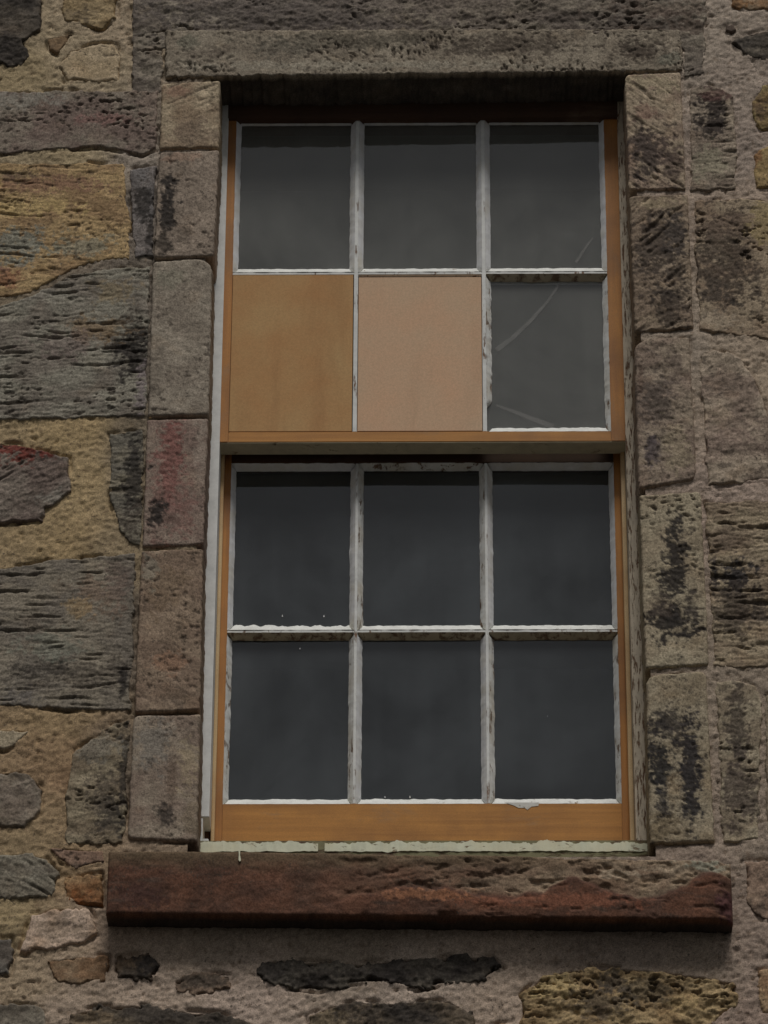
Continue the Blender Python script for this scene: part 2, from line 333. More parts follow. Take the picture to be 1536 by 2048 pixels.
# ------------------------------------------------------------------ survey of the wall, in metres (x, height above the stone sill)
STONES = [
 ('stone', [(-1.121, 2.402), (-0.986, 2.402), (-0.949, 2.304), (-0.949, 2.239), (-0.989, 2.2), (-0.975, 2.16), (-0.998, 2.127), (-1.107, 2.133)], 14, 14, [('rough', 7, 0)], (66, 60, 53), (48, 44, 40), [(-1.028, 2.171, 0.059, 0.048, (36, 33, 31), 0.7)], 9),
 ('stone', [(-0.915, 2.393), (-0.761, 2.393), (-0.763, 2.277), (-0.799, 2.236), (-0.85, 2.257), (-0.9, 2.262)], 8, 12, [('rough', 6, 0)], (119, 104, 80), (98, 84, 62), [(-0.87, 2.285, 0.047, 0.017, (58, 52, 46), 0.4)], 8),
 ('stone', [(-0.911, 2.129), (-0.878, 2.178), (-0.823, 2.199), (-0.764, 2.199), (-0.745, 2.159), (-0.747, 2.077), (-0.886, 2.078)], 10, 20, [('smooth', 2, 0)], (135, 121, 100), (121, 107, 86), [], 6),
 ('stone', [(-0.94, 2.215), (-0.873, 2.23), (-0.879, 2.202), (-0.907, 2.16), (-0.935, 2.175)], 7, 10, [('rough', 4, 0)], (92, 76, 58), (70, 60, 48), [], 6),
 ('stone', [(-1.103, 2.055), (-0.652, 2.055), (-0.649, 1.879), (-0.688, 1.859), (-0.792, 1.883), (-0.915, 1.872), (-1.092, 1.858)], 11, 9, [('pit', 7, 0), ('smooth', 3, 0)], (98, 90, 80), (86, 75, 68), [(-0.794, 1.951, 0.189, 0.055, (86, 73, 67), 0.5), (-0.996, 2.027, 0.106, 0.028, (104, 100, 92), 0.7), (-0.673, 2.011, 0.024, 0.069, (104, 92, 82), 0.6), (-0.783, 1.969, 0.071, 0.019, (99, 74, 69), 0.6)], 5),
 ('stone', [(-1.091, 1.837), (-0.852, 1.839), (-0.731, 1.838), (-0.718, 1.73), (-0.708, 1.671), (-0.704, 1.556), (-0.801, 1.548), (-0.875, 1.51), (-0.945, 1.457), (-1.07, 1.434)], 9, 9, [('bed', 6, -2), ('smooth', 3, 0)], (126, 107, 78), (108, 89, 66), [(-0.976, 1.6, 0.083, 0.052, (98, 96, 86), 1), (-0.815, 1.597, 0.065, 0.033, (104, 99, 84), 0.9), (-0.91, 1.774, 0.142, 0.028, (98, 75, 61), 0.8), (-0.981, 1.709, 0.142, 0.03, (136, 118, 82), 0.8), (-0.997, 1.801, 0.071, 0.012, (58, 52, 46), 0.5), (-1.001, 1.5, 0.047, 0.025, (104, 70, 54), 0.7)], 5),
 ('stone', [(-0.719, 1.823), (-0.652, 1.829), (-0.651, 1.564), (-0.697, 1.556), (-0.709, 1.686)], 10, 8, [('rough', 4, 0)], (92, 86, 82), (78, 74, 72), [(-0.682, 1.715, 0.024, 0.063, (36, 33, 31), 0.85), (-0.661, 1.628, 0.014, 0.069, (36, 33, 31), 0.85), (-0.688, 1.803, 0.026, 0.019, (98, 94, 92), 0.7)], 5),
 ('stone', [(-1.069, 1.412), (-0.942, 1.454), (-0.855, 1.513), (-0.766, 1.53), (-0.655, 1.538), (-0.651, 1.114), (-0.858, 1.106), (-1.053, 1.104)], 12, 9, [('bed', 8, 2), ('pit', 4, 0)], (101, 97, 87), (88, 82, 74), [(-0.696, 1.3, 0.052, 0.086, (36, 33, 31), 0.95), (-0.772, 1.357, 0.071, 0.036, (98, 82, 62), 0.7), (-0.737, 1.463, 0.059, 0.036, (100, 86, 62), 0.5), (-0.667, 1.188, 0.014, 0.069, (98, 90, 88), 0.9), (-0.866, 1.315, 0.071, 0.041, (92, 80, 76), 0.5), (-0.699, 1.385, 0.031, 0.028, (58, 52, 46), 0.6), (-0.921, 1.456, 0.083, 0.019, (104, 100, 92), 0.5)], 5),
 ('stone', [(-1.05, 1.047), (-0.95, 1.044), (-0.896, 1.022), (-0.83, 1.005), (-0.819, 0.909), (-0.848, 0.878), (-0.88, 0.864), (-0.89, 0.83), (-1.038, 0.819)], 14, 12, [('diag', 8, 28), ('rough', 5, 0)], (92, 84, 76), (80, 70, 64), [(-0.949, 1.027, 0.083, 0.036, (82, 42, 36), 1), (-0.907, 0.889, 0.071, 0.036, (58, 52, 46), 0.4), (-0.86, 0.888, 0.047, 0.019, (104, 100, 92), 0.6)], 7),
 ('stone', [(-0.74, 1.07), (-0.655, 1.081), (-0.652, 0.765), (-0.68, 0.77), (-0.707, 0.805), (-0.733, 0.883)], 10, 7, [('ridge', 9, 0)], (92, 86, 74), (78, 74, 66), [(-0.676, 0.942, 0.026, 0.124, (36, 33, 31), 0.9), (-0.677, 0.821, 0.024, 0.055, (58, 52, 46), 0.8)], 5),
 ('stone', [(-1.032, 0.699), (-0.911, 0.718), (-0.842, 0.733), (-0.749, 0.738), (-0.663, 0.746), (-0.662, 0.332), (-0.802, 0.335), (-0.88, 0.343), (-1.014, 0.346)], 11, 9, [('bed', 8, 1)], (97, 90, 79), (84, 78, 70), [(-0.745, 0.635, 0.059, 0.055, (88, 72, 60), 0.6), (-0.79, 0.603, 0.035, 0.028, (112, 95, 69), 0.6), (-0.706, 0.675, 0.04, 0.055, (82, 72, 66), 0.6), (-0.748, 0.427, 0.153, 0.036, (58, 52, 46), 0.6), (-0.864, 0.441, 0.071, 0.017, (36, 33, 31), 0.6), (-0.684, 0.402, 0.014, 0.041, (36, 33, 31), 0.9), (-0.917, 0.364, 0.047, 0.03, (76, 72, 70), 0.6), (-0.855, 0.505, 0.071, 0.041, (92, 94, 84), 0.5)], 5),
 ('stone', [(-1.011, 0.292), (-0.88, 0.287), (-0.912, 0.257), (-0.936, 0.234), (-1.008, 0.234)], 8, 14, [('smooth', 3, 0)], (126, 116, 98), (110, 100, 84), [], 7),
 ('stone', [(-0.787, 0.241), (-0.744, 0.264), (-0.727, 0.289), (-0.662, 0.317), (-0.665, 0.004), (-0.721, -0.006), (-0.797, -0.001), (-0.809, 0.123)], 9, 9, [('rough', 5, 0), ('pit', 5, 0)], (103, 94, 78), (90, 80, 66), [(-0.672, 0.161, 0.014, 0.152, (36, 33, 31), 0.85), (-0.719, 0.111, 0.035, 0.069, (58, 52, 46), 0.7), (-0.698, 0.061, 0.031, 0.055, (36, 33, 31), 0.6), (-0.73, 0.236, 0.059, 0.033, (92, 88, 80), 0.6)], 5),
 ('stone', [(-1.005, 0.176), (-0.92, 0.184), (-0.884, 0.176), (-0.848, 0.136), (-0.857, 0.074), (-0.897, 0.034), (-0.998, 0.047)], 12, 16, [('rough', 6, 0)], (96, 88, 78), (82, 74, 64), [(-0.917, 0.111, 0.047, 0.055, (88, 78, 70), 0.5)], 7),
 ('stone', [(-0.994, -0.027), (-0.877, -0.018), (-0.836, -0.033), (-0.807, -0.077), (-0.816, -0.125), (-0.847, -0.135), (-0.989, -0.14)], 13, 14, [('diag', 9, -30)], (102, 97, 86), (86, 80, 70), [(-0.897, -0.062, 0.071, 0.017, (58, 52, 46), 0.5)], 7),
 ('stone', [(-0.837, -0.003), (-0.713, -0.015), (-0.708, -0.047), (-0.774, -0.062), (-0.811, -0.042)], 8, 10, [('smooth', 3, 0)], (112, 92, 78), (98, 80, 68), [(-0.741, -0.053, 0.047, 0.008, (58, 52, 46), 0.6)], 6),
 ('stone', [(-0.798, -0.077), (-0.713, -0.067), (-0.708, -0.15), (-0.771, -0.142), (-0.796, -0.13)], 6, 10, [('rough', 5, 0)], (108, 87, 63), (94, 66, 44), [(-0.772, -0.129, 0.031, 0.019, (100, 62, 36), 0.8)], 7),
 ('stone', [(-0.87, -0.167), (-0.815, -0.155), (-0.735, -0.157), (-0.713, -0.215), (-0.747, -0.241), (-0.811, -0.258), (-0.892, -0.268)], 13, 14, [('rough', 6, 10)], (136, 120, 106), (118, 100, 84), [(-0.813, -0.208, 0.071, 0.022, (108, 94, 80), 0.6)], 8),
 ('stone', [(-0.827, -0.282), (-0.755, -0.27), (-0.688, -0.27), (-0.693, -0.328), (-0.752, -0.34), (-0.809, -0.337)], 8, 10, [('rough', 4, 0)], (105, 89, 71), (92, 72, 54), [], 7),
 ('stone', [(-0.671, -0.27), (-0.6, -0.263), (-0.568, -0.29), (-0.583, -0.321), (-0.631, -0.33), (-0.675, -0.328)], 10, 12, [('rough', 6, 0)], (72, 60, 48), (52, 46, 40), [(-0.61, -0.286, 0.035, 0.025, (36, 33, 31), 0.9)], 13),
 ('stone', [(-0.984, -0.224), (-0.91, -0.222), (-0.901, -0.268), (-0.905, -0.318), (-0.98, -0.316)], 9, 12, [('rough', 5, 0)], (84, 80, 74), (70, 64, 58), [], 7),
 ('stone', [(-0.976, -0.382), (-0.86, -0.385), (-0.825, -0.392), (-0.812, -0.487), (-0.971, -0.487)], 9, 12, [('rough', 6, 0)], (96, 90, 80), (76, 70, 62), [], 7),
 ('stone', [(-0.776, -0.411), (-0.717, -0.389), (-0.629, -0.385), (-0.53, -0.397), (-0.442, -0.406), (-0.376, -0.423), (-0.348, -0.487), (-0.779, -0.487)], 12, 14, [('rough', 8, 0)], (72, 64, 54), (52, 47, 42), [(-0.485, -0.429, 0.106, 0.03, (36, 33, 31), 0.5), (-0.727, -0.422, 0.047, 0.025, (98, 84, 66), 0.5)], 15),
 ('stone', [(-0.371, -0.299), (-0.332, -0.276), (-0.246, -0.281), (-0.157, -0.288), (-0.047, -0.276), (0.041, -0.271), (0.156, -0.271), (0.184, -0.302), (0.134, -0.331), (0.063, -0.338), (-0.014, -0.355), (-0.069, -0.336), (-0.157, -0.34), (-0.223, -0.357), (-0.311, -0.347), (-0.355, -0.333)], 6, 12, [('rough', 9, 0)], (66, 61, 54), (46, 42, 39), [(-0.268, -0.314, 0.106, 0.033, (36, 33, 31), 0.6), (0.019, -0.311, 0.118, 0.033, (36, 33, 31), 0.5)], 16),
 ('stone', [(-0.554, -0.33), (-0.521, -0.316), (-0.486, -0.309), (-0.42, -0.314), (-0.415, -0.34), (-0.465, -0.354), (-0.535, -0.359)], 4, 10, [('rough', 7, 0)], (92, 78, 66), (62, 54, 46), [(-0.488, -0.334, 0.059, 0.017, (58, 52, 46), 0.8)], 16),
 ('stone', [(-0.253, -0.411), (-0.211, -0.392), (-0.135, -0.376), (-0.047, -0.383), (0.063, -0.374), (0.113, -0.409), (0.13, -0.488), (-0.232, -0.487)], 10, 14, [('rough', 9, 0)], (74, 65, 54), (50, 45, 40), [(-0.058, -0.405, 0.106, 0.041, (36, 33, 31), 0.7), (-0.211, -0.423, 0.047, 0.025, (101, 89, 71), 0.6)], 9),
 ('stone', [(0.219, -0.362), (0.261, -0.322), (0.317, -0.305), (0.372, -0.298), (0.462, -0.3), (0.537, -0.308), (0.605, -0.317), (0.69, -0.332), (0.701, -0.386), (0.636, -0.435), (0.499, -0.488), (0.205, -0.488)], 8, 14, [('rough', 14, 0), ('pit', 10, 0)], (119, 103, 77), (96, 80, 58), [(0.426, -0.329, 0.035, 0.036, (58, 52, 46), 0.8), (0.502, -0.359, 0.071, 0.041, (70, 62, 50), 0.8), (0.392, -0.388, 0.071, 0.036, (58, 52, 46), 0.7), (0.294, -0.347, 0.059, 0.03, (132, 116, 83), 0.7), (0.578, -0.388, 0.047, 0.028, (126, 109, 78), 0.5)], 9),
 ('stone', [(0.737, -0.305), (0.818, -0.294), (0.812, -0.424), (0.742, -0.412)], 9, 14, [('rough', 5, 0)], (124, 105, 82), (104, 83, 64), [], 7),
 ('stone', [(0.14, -0.437), (0.185, -0.428), (0.192, -0.488), (0.145, -0.488)], 6, 10, [('rough', 4, 0)], (108, 90, 72), (90, 74, 58), [], 6),
 ('stone', [(0.762, 2.188), (0.805, 2.218), (0.855, 2.23), (0.93, 2.239), (0.926, 2.141), (0.87, 2.135), (0.815, 2.142)], 9, 12, [('rough', 6, 0)], (74, 68, 60), (52, 48, 44), [(0.841, 2.187, 0.059, 0.028, (36, 33, 31), 0.6)], 7),
 ('stone', [(0.756, 2.246), (0.781, 2.249), (0.788, 2.23), (0.77, 2.218), (0.755, 2.224)], 7, 8, [('rough', 3, 0)], (74, 62, 54), (60, 52, 46), [], 3),
 ('stone', [(0.773, 2.384), (0.936, 2.383), (0.932, 2.291), (0.82, 2.284), (0.773, 2.299)], 7, 12, [('rough', 5, 0)], (115, 101, 83), (98, 76, 56), [(0.796, 2.314, 0.03, 0.021, (96, 68, 42), 0.7)], 7),
 ('stone', [(0.658, 2.055), (0.713, 2.067), (0.771, 2.034), (0.775, 1.87), (0.768, 1.752), (0.654, 1.744)], 8, 10, [('ridge', 7, 0), ('rough', 3, 0)], (108, 98, 86), (94, 84, 74), [(0.72, 1.971, 0.05, 0.069, (42, 37, 34), 1), (0.73, 2.034, 0.035, 0.019, (70, 52, 48), 0.7), (0.759, 1.959, 0.012, 0.041, (134, 122, 106), 0.7), (0.705, 1.826, 0.047, 0.055, (104, 100, 84), 0.6), (0.734, 1.77, 0.031, 0.019, (72, 62, 54), 0.6)], 5),
 ('stone', [(0.812, 2.009), (0.841, 2.063), (0.924, 2.093), (0.918, 1.943), (0.831, 1.926), (0.813, 1.958)], 9, 12, [('rough', 6, 0)], (113, 100, 70), (92, 78, 54), [(0.829, 1.988, 0.024, 0.036, (70, 56, 46), 0.7)], 7),
 ('stone', [(0.809, 1.855), (0.842, 1.881), (0.916, 1.89), (0.91, 1.749), (0.815, 1.752)], 8, 12, [('rough', 5, 0)], (126, 108, 75), (105, 89, 63), [(0.816, 1.84, 0.017, 0.028, (86, 58, 40), 0.7)], 7),
 ('stone', [(0.66, 1.721), (0.775, 1.729), (0.908, 1.722), (0.891, 1.311), (0.784, 1.328), (0.661, 1.349)], 9, 9, [('pit', 9, 0), ('smooth', 2, 0)], (113, 101, 85), (100, 86, 72), [(0.732, 1.55, 0.09, 0.152, (46, 40, 36), 0.8), (0.724, 1.651, 0.071, 0.041, (84, 72, 62), 0.6), (0.833, 1.65, 0.035, 0.083, (117, 104, 75), 0.7), (0.693, 1.457, 0.047, 0.033, (58, 52, 46), 0.7), (0.761, 1.421, 0.024, 0.014, (36, 33, 31), 0.8), (0.691, 1.379, 0.071, 0.028, (134, 122, 106), 0.5)], 5),
 ('stone', [(0.659, 1.284), (0.7, 1.298), (0.763, 1.272), (0.803, 1.197), (0.824, 1.114), (0.819, 0.937), (0.666, 0.916), (0.662, 1.087)], 7, 14, [('rough', 6, 20)], (114, 103, 90), (100, 88, 78), [(0.716, 1.06, 0.071, 0.055, (98, 84, 76), 0.5), (0.72, 1.184, 0.047, 0.011, (58, 52, 46), 0.5), (0.726, 1.012, 0.021, 0.011, (58, 52, 46), 0.6), (0.713, 0.976, 0.017, 0.01, (58, 52, 46), 0.6)], 7),
 ('stone', [(0.66, 0.878), (0.768, 0.883), (0.873, 0.88), (0.854, 0.434), (0.751, 0.439), (0.667, 0.442)], 10, 9, [('ridge', 10, 0)], (112, 101, 84), (98, 86, 72), [(0.728, 0.684, 0.052, 0.044, (40, 38, 38), 1), (0.723, 0.599, 0.071, 0.083, (46, 40, 36), 0.8), (0.706, 0.777, 0.071, 0.041, (74, 64, 56), 0.5), (0.78, 0.579, 0.035, 0.03, (58, 52, 46), 0.6)], 5),
 ('stone', [(0.67, 0.406), (0.728, 0.411), (0.763, 0.396), (0.778, 0.357), (0.758, 0.007), (0.67, -0.003)], 8, 10, [('pit', 6, 0), ('rough', 3, 0)], (113, 104, 88), (98, 88, 74), [(0.718, 0.296, 0.031, 0.11, (48, 42, 38), 0.8), (0.718, 0.133, 0.042, 0.097, (56, 48, 44), 0.8), (0.716, 0.233, 0.021, 0.036, (58, 52, 46), 0.7)], 5),
 ('stone', [(0.783, 0.373), (0.852, 0.383), (0.836, 0.012), (0.769, 0.009)], 8, 9, [('rough', 4, 0)], (116, 108, 92), (102, 92, 78), [(0.781, 0.158, 0.024, 0.097, (86, 76, 66), 0.6)], 5),
 ('stone', [(0.718, -0.042), (0.834, -0.035), (0.827, -0.205), (0.75, -0.186), (0.719, -0.137)], 5, 16, [('rough', 4, 0)], (112, 96, 82), (100, 84, 72), [(0.729, -0.161, 0.035, 0.025, (58, 52, 46), 0.6)], 7),
 ('stone', [(-0.65, 1.144), (-0.638, 1.147), (-0.623, 1.117), (-0.649, 1.108)], 6, 5, [('smooth', 1, 0)], (154, 136, 101), (142, 125, 93), [], 2)]
DRESSED = [
 ('jamb_stone', [(-0.646, 2.071), (-0.5, 2.08), (-0.496, 1.877), (-0.645, 1.873)], 9, 7, [('smooth', 2, 0), ('diag', 3, 25)], (122, 110, 92), (106, 92, 76), [(-0.571, 1.921, 0.071, 0.041, (92, 80, 68), 0.8), (-0.6, 2.048, 0.047, 0.017, (103, 79, 67), 0.6), (-0.538, 2.047, 0.035, 0.022, (134, 122, 103), 0.7)], (6, 6, 6, 6)),
 ('jamb_stone', [(-0.646, 1.867), (-0.497, 1.871), (-0.503, 1.562), (-0.65, 1.557)], 9, 6, [('smooth', 3, 0)], (110, 99, 88), (98, 88, 78), [(-0.619, 1.7, 0.024, 0.103, (36, 33, 31), 1), (-0.628, 1.599, 0.019, 0.041, (58, 52, 46), 0.9), (-0.576, 1.627, 0.024, 0.028, (74, 66, 58), 0.6), (-0.594, 1.847, 0.047, 0.014, (118, 98, 84), 0.6)], (6, 6, 6, 6)),
 ('jamb_stone', [(-0.651, 1.548), (-0.505, 1.559), (-0.504, 1.115), (-0.649, 1.111)], 8, 6, [('smooth', 3, 0)], (110, 102, 91), (98, 90, 80), [(-0.608, 1.498, 0.035, 0.033, (92, 90, 78), 0.5), (-0.636, 1.216, 0.017, 0.083, (58, 52, 46), 0.4)], (10, 40, 6, 6)),
 ('jamb_stone', [(-0.651, 1.103), (-0.505, 1.108), (-0.507, 0.763), (-0.651, 0.758)], 8, 6, [('smooth', 2, 0)], (104, 92, 82), (96, 82, 74), [(-0.588, 1.01, 0.031, 0.124, (90, 56, 52), 0.8), (-0.59, 0.888, 0.059, 0.11, (96, 70, 64), 0.6), (-0.617, 0.847, 0.024, 0.039, (36, 33, 31), 1), (-0.638, 0.972, 0.007, 0.008, (36, 33, 31), 1), (-0.583, 0.834, 0.024, 0.022, (58, 52, 46), 0.5), (-0.523, 1.023, 0.019, 0.083, (112, 102, 92), 0.7)], (6, 6, 6, 6)),
 ('jamb_stone', [(-0.653, 0.75), (-0.507, 0.755), (-0.504, 0.333), (-0.655, 0.327)], 8, 6, [('smooth', 3, 0)], (106, 92, 78), (94, 80, 68), [(-0.595, 0.648, 0.047, 0.083, (88, 74, 58), 0.5), (-0.568, 0.517, 0.035, 0.055, (84, 72, 60), 0.5), (-0.577, 0.453, 0.035, 0.036, (111, 85, 68), 0.6), (-0.631, 0.701, 0.024, 0.041, (100, 98, 88), 0.5), (-0.563, 0.363, 0.031, 0.028, (58, 52, 46), 0.4)], (6, 6, 6, 6)),
 ('jamb_stone', [(-0.658, 0.321), (-0.503, 0.325), (-0.501, 0.004), (-0.66, 0.009)], 8, 8, [('smooth', 2, 0)], (108, 98, 86), (96, 84, 74), [(-0.605, 0.249, 0.04, 0.069, (88, 84, 78), 0.7), (-0.563, 0.161, 0.012, 0.083, (78, 66, 56), 0.7), (-0.575, 0.073, 0.024, 0.028, (36, 33, 31), 0.8), (-0.529, 0.185, 0.024, 0.069, (118, 106, 86), 0.6), (-0.52, 0.061, 0.024, 0.055, (86, 76, 62), 0.6)], (14, 6, 6, 16)),
 ('jamb_stone', [(0.501, 2.092), (0.642, 2.1), (0.644, 1.751), (0.504, 1.748)], 9, 7, [('diag', 7, -40), ('smooth', 2, 0)], (118, 106, 90), (104, 90, 78), [(0.559, 1.856, 0.054, 0.091, (46, 40, 38), 0.9), (0.607, 1.826, 0.035, 0.069, (66, 56, 50), 0.8), (0.55, 1.975, 0.031, 0.022, (98, 78, 68), 0.6), (0.564, 2.065, 0.071, 0.03, (124, 114, 94), 0.7)], (14, 6, 6, 6)),
 ('jamb_stone', [(0.504, 1.734), (0.649, 1.738), (0.651, 1.354), (0.508, 1.341)], 8, 7, [('diag', 9, 42), ('smooth', 2, 0)], (108, 96, 82), (92, 80, 68), [(0.582, 1.579, 0.066, 0.138, (50, 44, 40), 0.85), (0.614, 1.622, 0.031, 0.083, (48, 44, 42), 0.6), (0.547, 1.38, 0.047, 0.019, (112, 100, 84), 0.7), (0.568, 1.709, 0.059, 0.017, (122, 110, 90), 0.7), (0.596, 1.408, 0.047, 0.05, (46, 40, 36), 0.8)], (6, 6, 6, 6)),
 ('jamb_stone', [(0.506, 1.324), (0.641, 1.329), (0.646, 0.935), (0.507, 0.908)], 8, 8, [('rough', 5, 0), ('smooth', 2, 0)], (110, 99, 86), (96, 84, 74), [(0.553, 1.157, 0.042, 0.11, (58, 52, 48), 0.75), (0.544, 1.02, 0.021, 0.055, (58, 52, 54), 0.85), (0.603, 1.24, 0.019, 0.055, (76, 66, 60), 0.6), (0.602, 1.019, 0.035, 0.069, (114, 104, 86), 0.6), (0.519, 1.212, 0.009, 0.041, (74, 60, 52), 0.6)], (40, 14, 24, 8)),
 ('jamb_stone', [(0.508, 0.895), (0.654, 0.903), (0.658, 0.445), (0.511, 0.437)], 9, 6, [('smooth', 2, 0), ('pit', 5, 0)], (118, 109, 92), (108, 98, 82), [(0.589, 0.684, 0.035, 0.152, (36, 33, 31), 1), (0.578, 0.554, 0.066, 0.047, (36, 33, 31), 1), (0.55, 0.606, 0.028, 0.033, (60, 52, 46), 0.6), (0.619, 0.593, 0.019, 0.041, (60, 54, 48), 0.6)], (6, 10, 6, 6)),
 ('jamb_stone', [(0.512, 0.422), (0.651, 0.432), (0.657, 0.002), (0.51, -0.005)], 9, 7, [('smooth', 3, 0)], (113, 104, 88), (102, 92, 76), [(0.545, 0.196, 0.035, 0.103, (30, 29, 29), 1), (0.607, 0.183, 0.026, 0.145, (34, 32, 33), 1), (0.564, 0.284, 0.047, 0.055, (42, 38, 36), 0.9), (0.535, 0.034, 0.042, 0.041, (80, 70, 54), 0.7), (0.566, 0.133, 0.017, 0.041, (110, 96, 76), 0.6), (0.542, 0.109, 0.017, 0.041, (40, 38, 38), 0.8)], (26, 16, 6, 6)),
 ('lintel_margin', [(-0.645, 2.235), (0.647, 2.231), (0.65, 2.1), (-0.638, 2.086)], 9, 6, [('smooth', 3, 0), ('vstreak', 6, 0)], (106, 98, 86), (94, 86, 75), [(-0.579, 2.192, 0.031, 0.022, (74, 74, 64), 0.6), (-0.18, 2.197, 0.236, 0.028, (62, 58, 50), 0.7), (0.194, 2.18, 0.177, 0.036, (56, 49, 43), 0.8), (-0.354, 2.175, 0.071, 0.028, (74, 70, 62), 0.6), (0.554, 2.163, 0.094, 0.028, (54, 47, 41), 0.9), (-0.516, 2.161, 0.071, 0.022, (74, 66, 58), 0.6), (0.623, 2.178, 0.017, 0.025, (124, 114, 100), 0.7), (0.616, 2.137, 0.035, 0.017, (84, 84, 74), 0.6), (-0.179, 2.121, 0.448, 0.014, (116, 110, 98), 0.6)], (4, 4, 4, 4))]
LINTEL = [(-0.734, 2.424), (0.724, 2.416), (0.708, 2.231), (0.701, 2.094), (0.646, 2.079), (0.649, 2.17), (-0.643, 2.177), (-0.647, 2.041), (-0.721, 2.041)]
MORTAR_TONES = [(-0.802, 2.162, (120, 108, 89)), (-1.024, 2.088, (117, 104, 81)), (-0.743, 2.238, (121, 108, 91)), (-0.852, 1.855, (121, 108, 85)), (-0.68, 1.847, (118, 109, 99)), (-0.82, 1.065, (126, 109, 81)), (-0.767, 0.915, (130, 113, 85)), (-0.809, 0.781, (122, 105, 78)), (-0.691, 0.741, (110, 97, 77)), (-0.824, 0.312, (116, 99, 75)), (-0.808, 0.199, (107, 87, 67)), (-0.824, 0.049, (114, 97, 75)), (-0.9, -0.0, (112, 97, 75)), (-0.773, -0.086, (109, 91, 69)), (-0.904, -0.159, (118, 104, 79)), (-0.697, -0.196, (116, 101, 88)), (-0.862, -0.357, (116, 102, 83)), (-0.805, -0.387, (126, 112, 99)), (-0.597, -0.357, (130, 116, 103)), (-0.434, -0.256, (109, 98, 86)), (-0.399, -0.376, (130, 116, 105)), (-0.047, -0.364, (126, 114, 103)), (0.173, -0.376, (126, 112, 99)), (-0.158, -0.245, (109, 98, 86)), (0.45, -0.269, (105, 94, 84)), (0.637, -0.258, (107, 96, 84)), (0.726, -0.258, (111, 98, 88)), (0.664, -0.447, (113, 98, 88)), (0.717, 2.185, (119, 109, 98)), (0.788, 2.094, (117, 106, 96)), (0.792, 1.87, (113, 102, 93)), (0.775, 1.738, (119, 106, 94)), (0.76, 1.309, (119, 107, 94)), (0.782, 1.253, (121, 108, 93)), (0.745, 0.897, (117, 104, 94)), (0.652, 1.295, (113, 103, 92)), (0.751, 0.424, (111, 100, 88)), (0.712, -0.015, (113, 102, 90)), (0.667, -0.04, (109, 96, 86)), (0.697, -0.137, (107, 94, 84)), (-0.63, -0.013, (108, 94, 79)), (-0.655, 1.441, (86, 79, 71)), (-0.653, 1.3, (82, 75, 67)), (-0.657, 1.216, (82, 75, 67)), (-0.658, 1.023, (87, 79, 68)), (-0.657, 0.888, (87, 79, 68)), (-0.656, 0.622, (84, 75, 65)), (-0.66, 0.453, (84, 75, 65)), (-0.663, 0.211, (84, 75, 65)), (-0.644, 1.729, (88, 81, 75)), (-0.647, 1.966, (98, 89, 79))]
SILL_LINE = [(-0.691, -0.215), (-0.311, -0.194), (-0.223, -0.179), (-0.058, -0.137), (0.064, -0.138), (0.185, -0.164), (0.284, -0.146), (0.329, -0.098), (0.395, -0.138), (0.482, -0.171), (0.571, -0.142), (0.617, -0.101), (0.692, -0.106)]


# ------------------------------------------------------------------ the ground and the room behind
bm = bmesh.new(); bmesh.ops.create_grid(bm, x_segments=2, y_segments=2, size=300)
g = from_bm('ground', bm, M_GROUND); tag(g, kind='structure')
bm = bmesh.new(); bbox(bm, -2, 2, .56, 4.2, Z0-.7, Z0+2.6, 0)
room = from_bm('room', bm, M_ROOM)
bm = bmesh.new(); bm.from_mesh(room.data)
hole = [f for f in bm.faces if f.normal.y < -.9]
bmesh.ops.delete(bm, geom=hole, context='FACES_ONLY')
for f in bm.faces: f.normal_flip()
bm.to_mesh(room.data); bm.free(); tag(room, kind='structure')

wall = empty('stone_wall', (0, 0, 0))
tag(wall, 'weathered sandstone rubble wall with dressed stones around the window', 'wall', kind='thing')
WR = Z0
def at_wall(v): v = np.array(v, float); v[:, 2] += WR; return v

# ------------------------------------------------------------------ rubble stones
def field_stone(name, poly, proud, r, tex, col, col2, stains, wob, seed, res=.0026):
    p = np.array(poly); lo = p.min(0)-.012; hi = p.max(0)+.012
    nx = max(4, int((hi[0]-lo[0])/res)+1); nz = max(4, int((hi[1]-lo[1])/res)+1)
    X, Zz = np.meshgrid(np.linspace(lo[0], hi[0], nx), np.linspace(lo[1], hi[1], nz)); x = X.ravel(); z = Zz.ravel()
    wv = wob*.001
    d = polydist(x + wv*1.3*fbm(x*20, z*20, 4, seed+1), z + wv*1.3*fbm(x*20+5, z*20+9, 4, seed+2), poly) + wv*.5*fbm(x*60, z*60, 3, seed+3)
    rr = r*.0006; t = np.clip(d/rr, 0, 1); prof = np.sqrt(np.clip(1-(1-t)**2, 0, 1))
    rel, dk = texture(tex, x, z, seed)
    h = -.035 + (.035 + proud*.0004)*prof + rel*ss(0, 1, d/rr)
    h = np.where(d <= 0, -.035 + d*.3, h)
    cr = np.zeros(x.shape); c = colour(x, z, col, col2, stains, dk*ss(.2, 1, d/rr), seed, cr)
    h = h + np.where(d > rr, cr*(.003*fbm(x*80, z*95, 3, seed+6)-.001), 0)
    keep = (d > -.006).reshape(nz, nx)
    cell = keep[:-1, :-1] & keep[1:, :-1] & keep[:-1, 1:] & keep[1:, 1:]
    idx = np.arange(nx*nz).reshape(nz, nx)
    f = np.stack([idx[:-1, :-1][cell], idx[:-1, 1:][cell], idx[1:, 1:][cell], idx[1:, :-1][cell]], 1)
    used = np.unique(f); mp = np.full(nx*nz, -1); mp[used] = np.arange(len(used))
    v = np.stack([x, -h, z], 1)[used]
    return mesh_np(name, at_wall(v), mp[f], M_STONE, wall, c[used])
for i, s in enumerate(STONES):
    field_stone(s[0], s[1], s[2], s[3], s[4], s[5], s[6], s[7], s[8], 20+i*3)
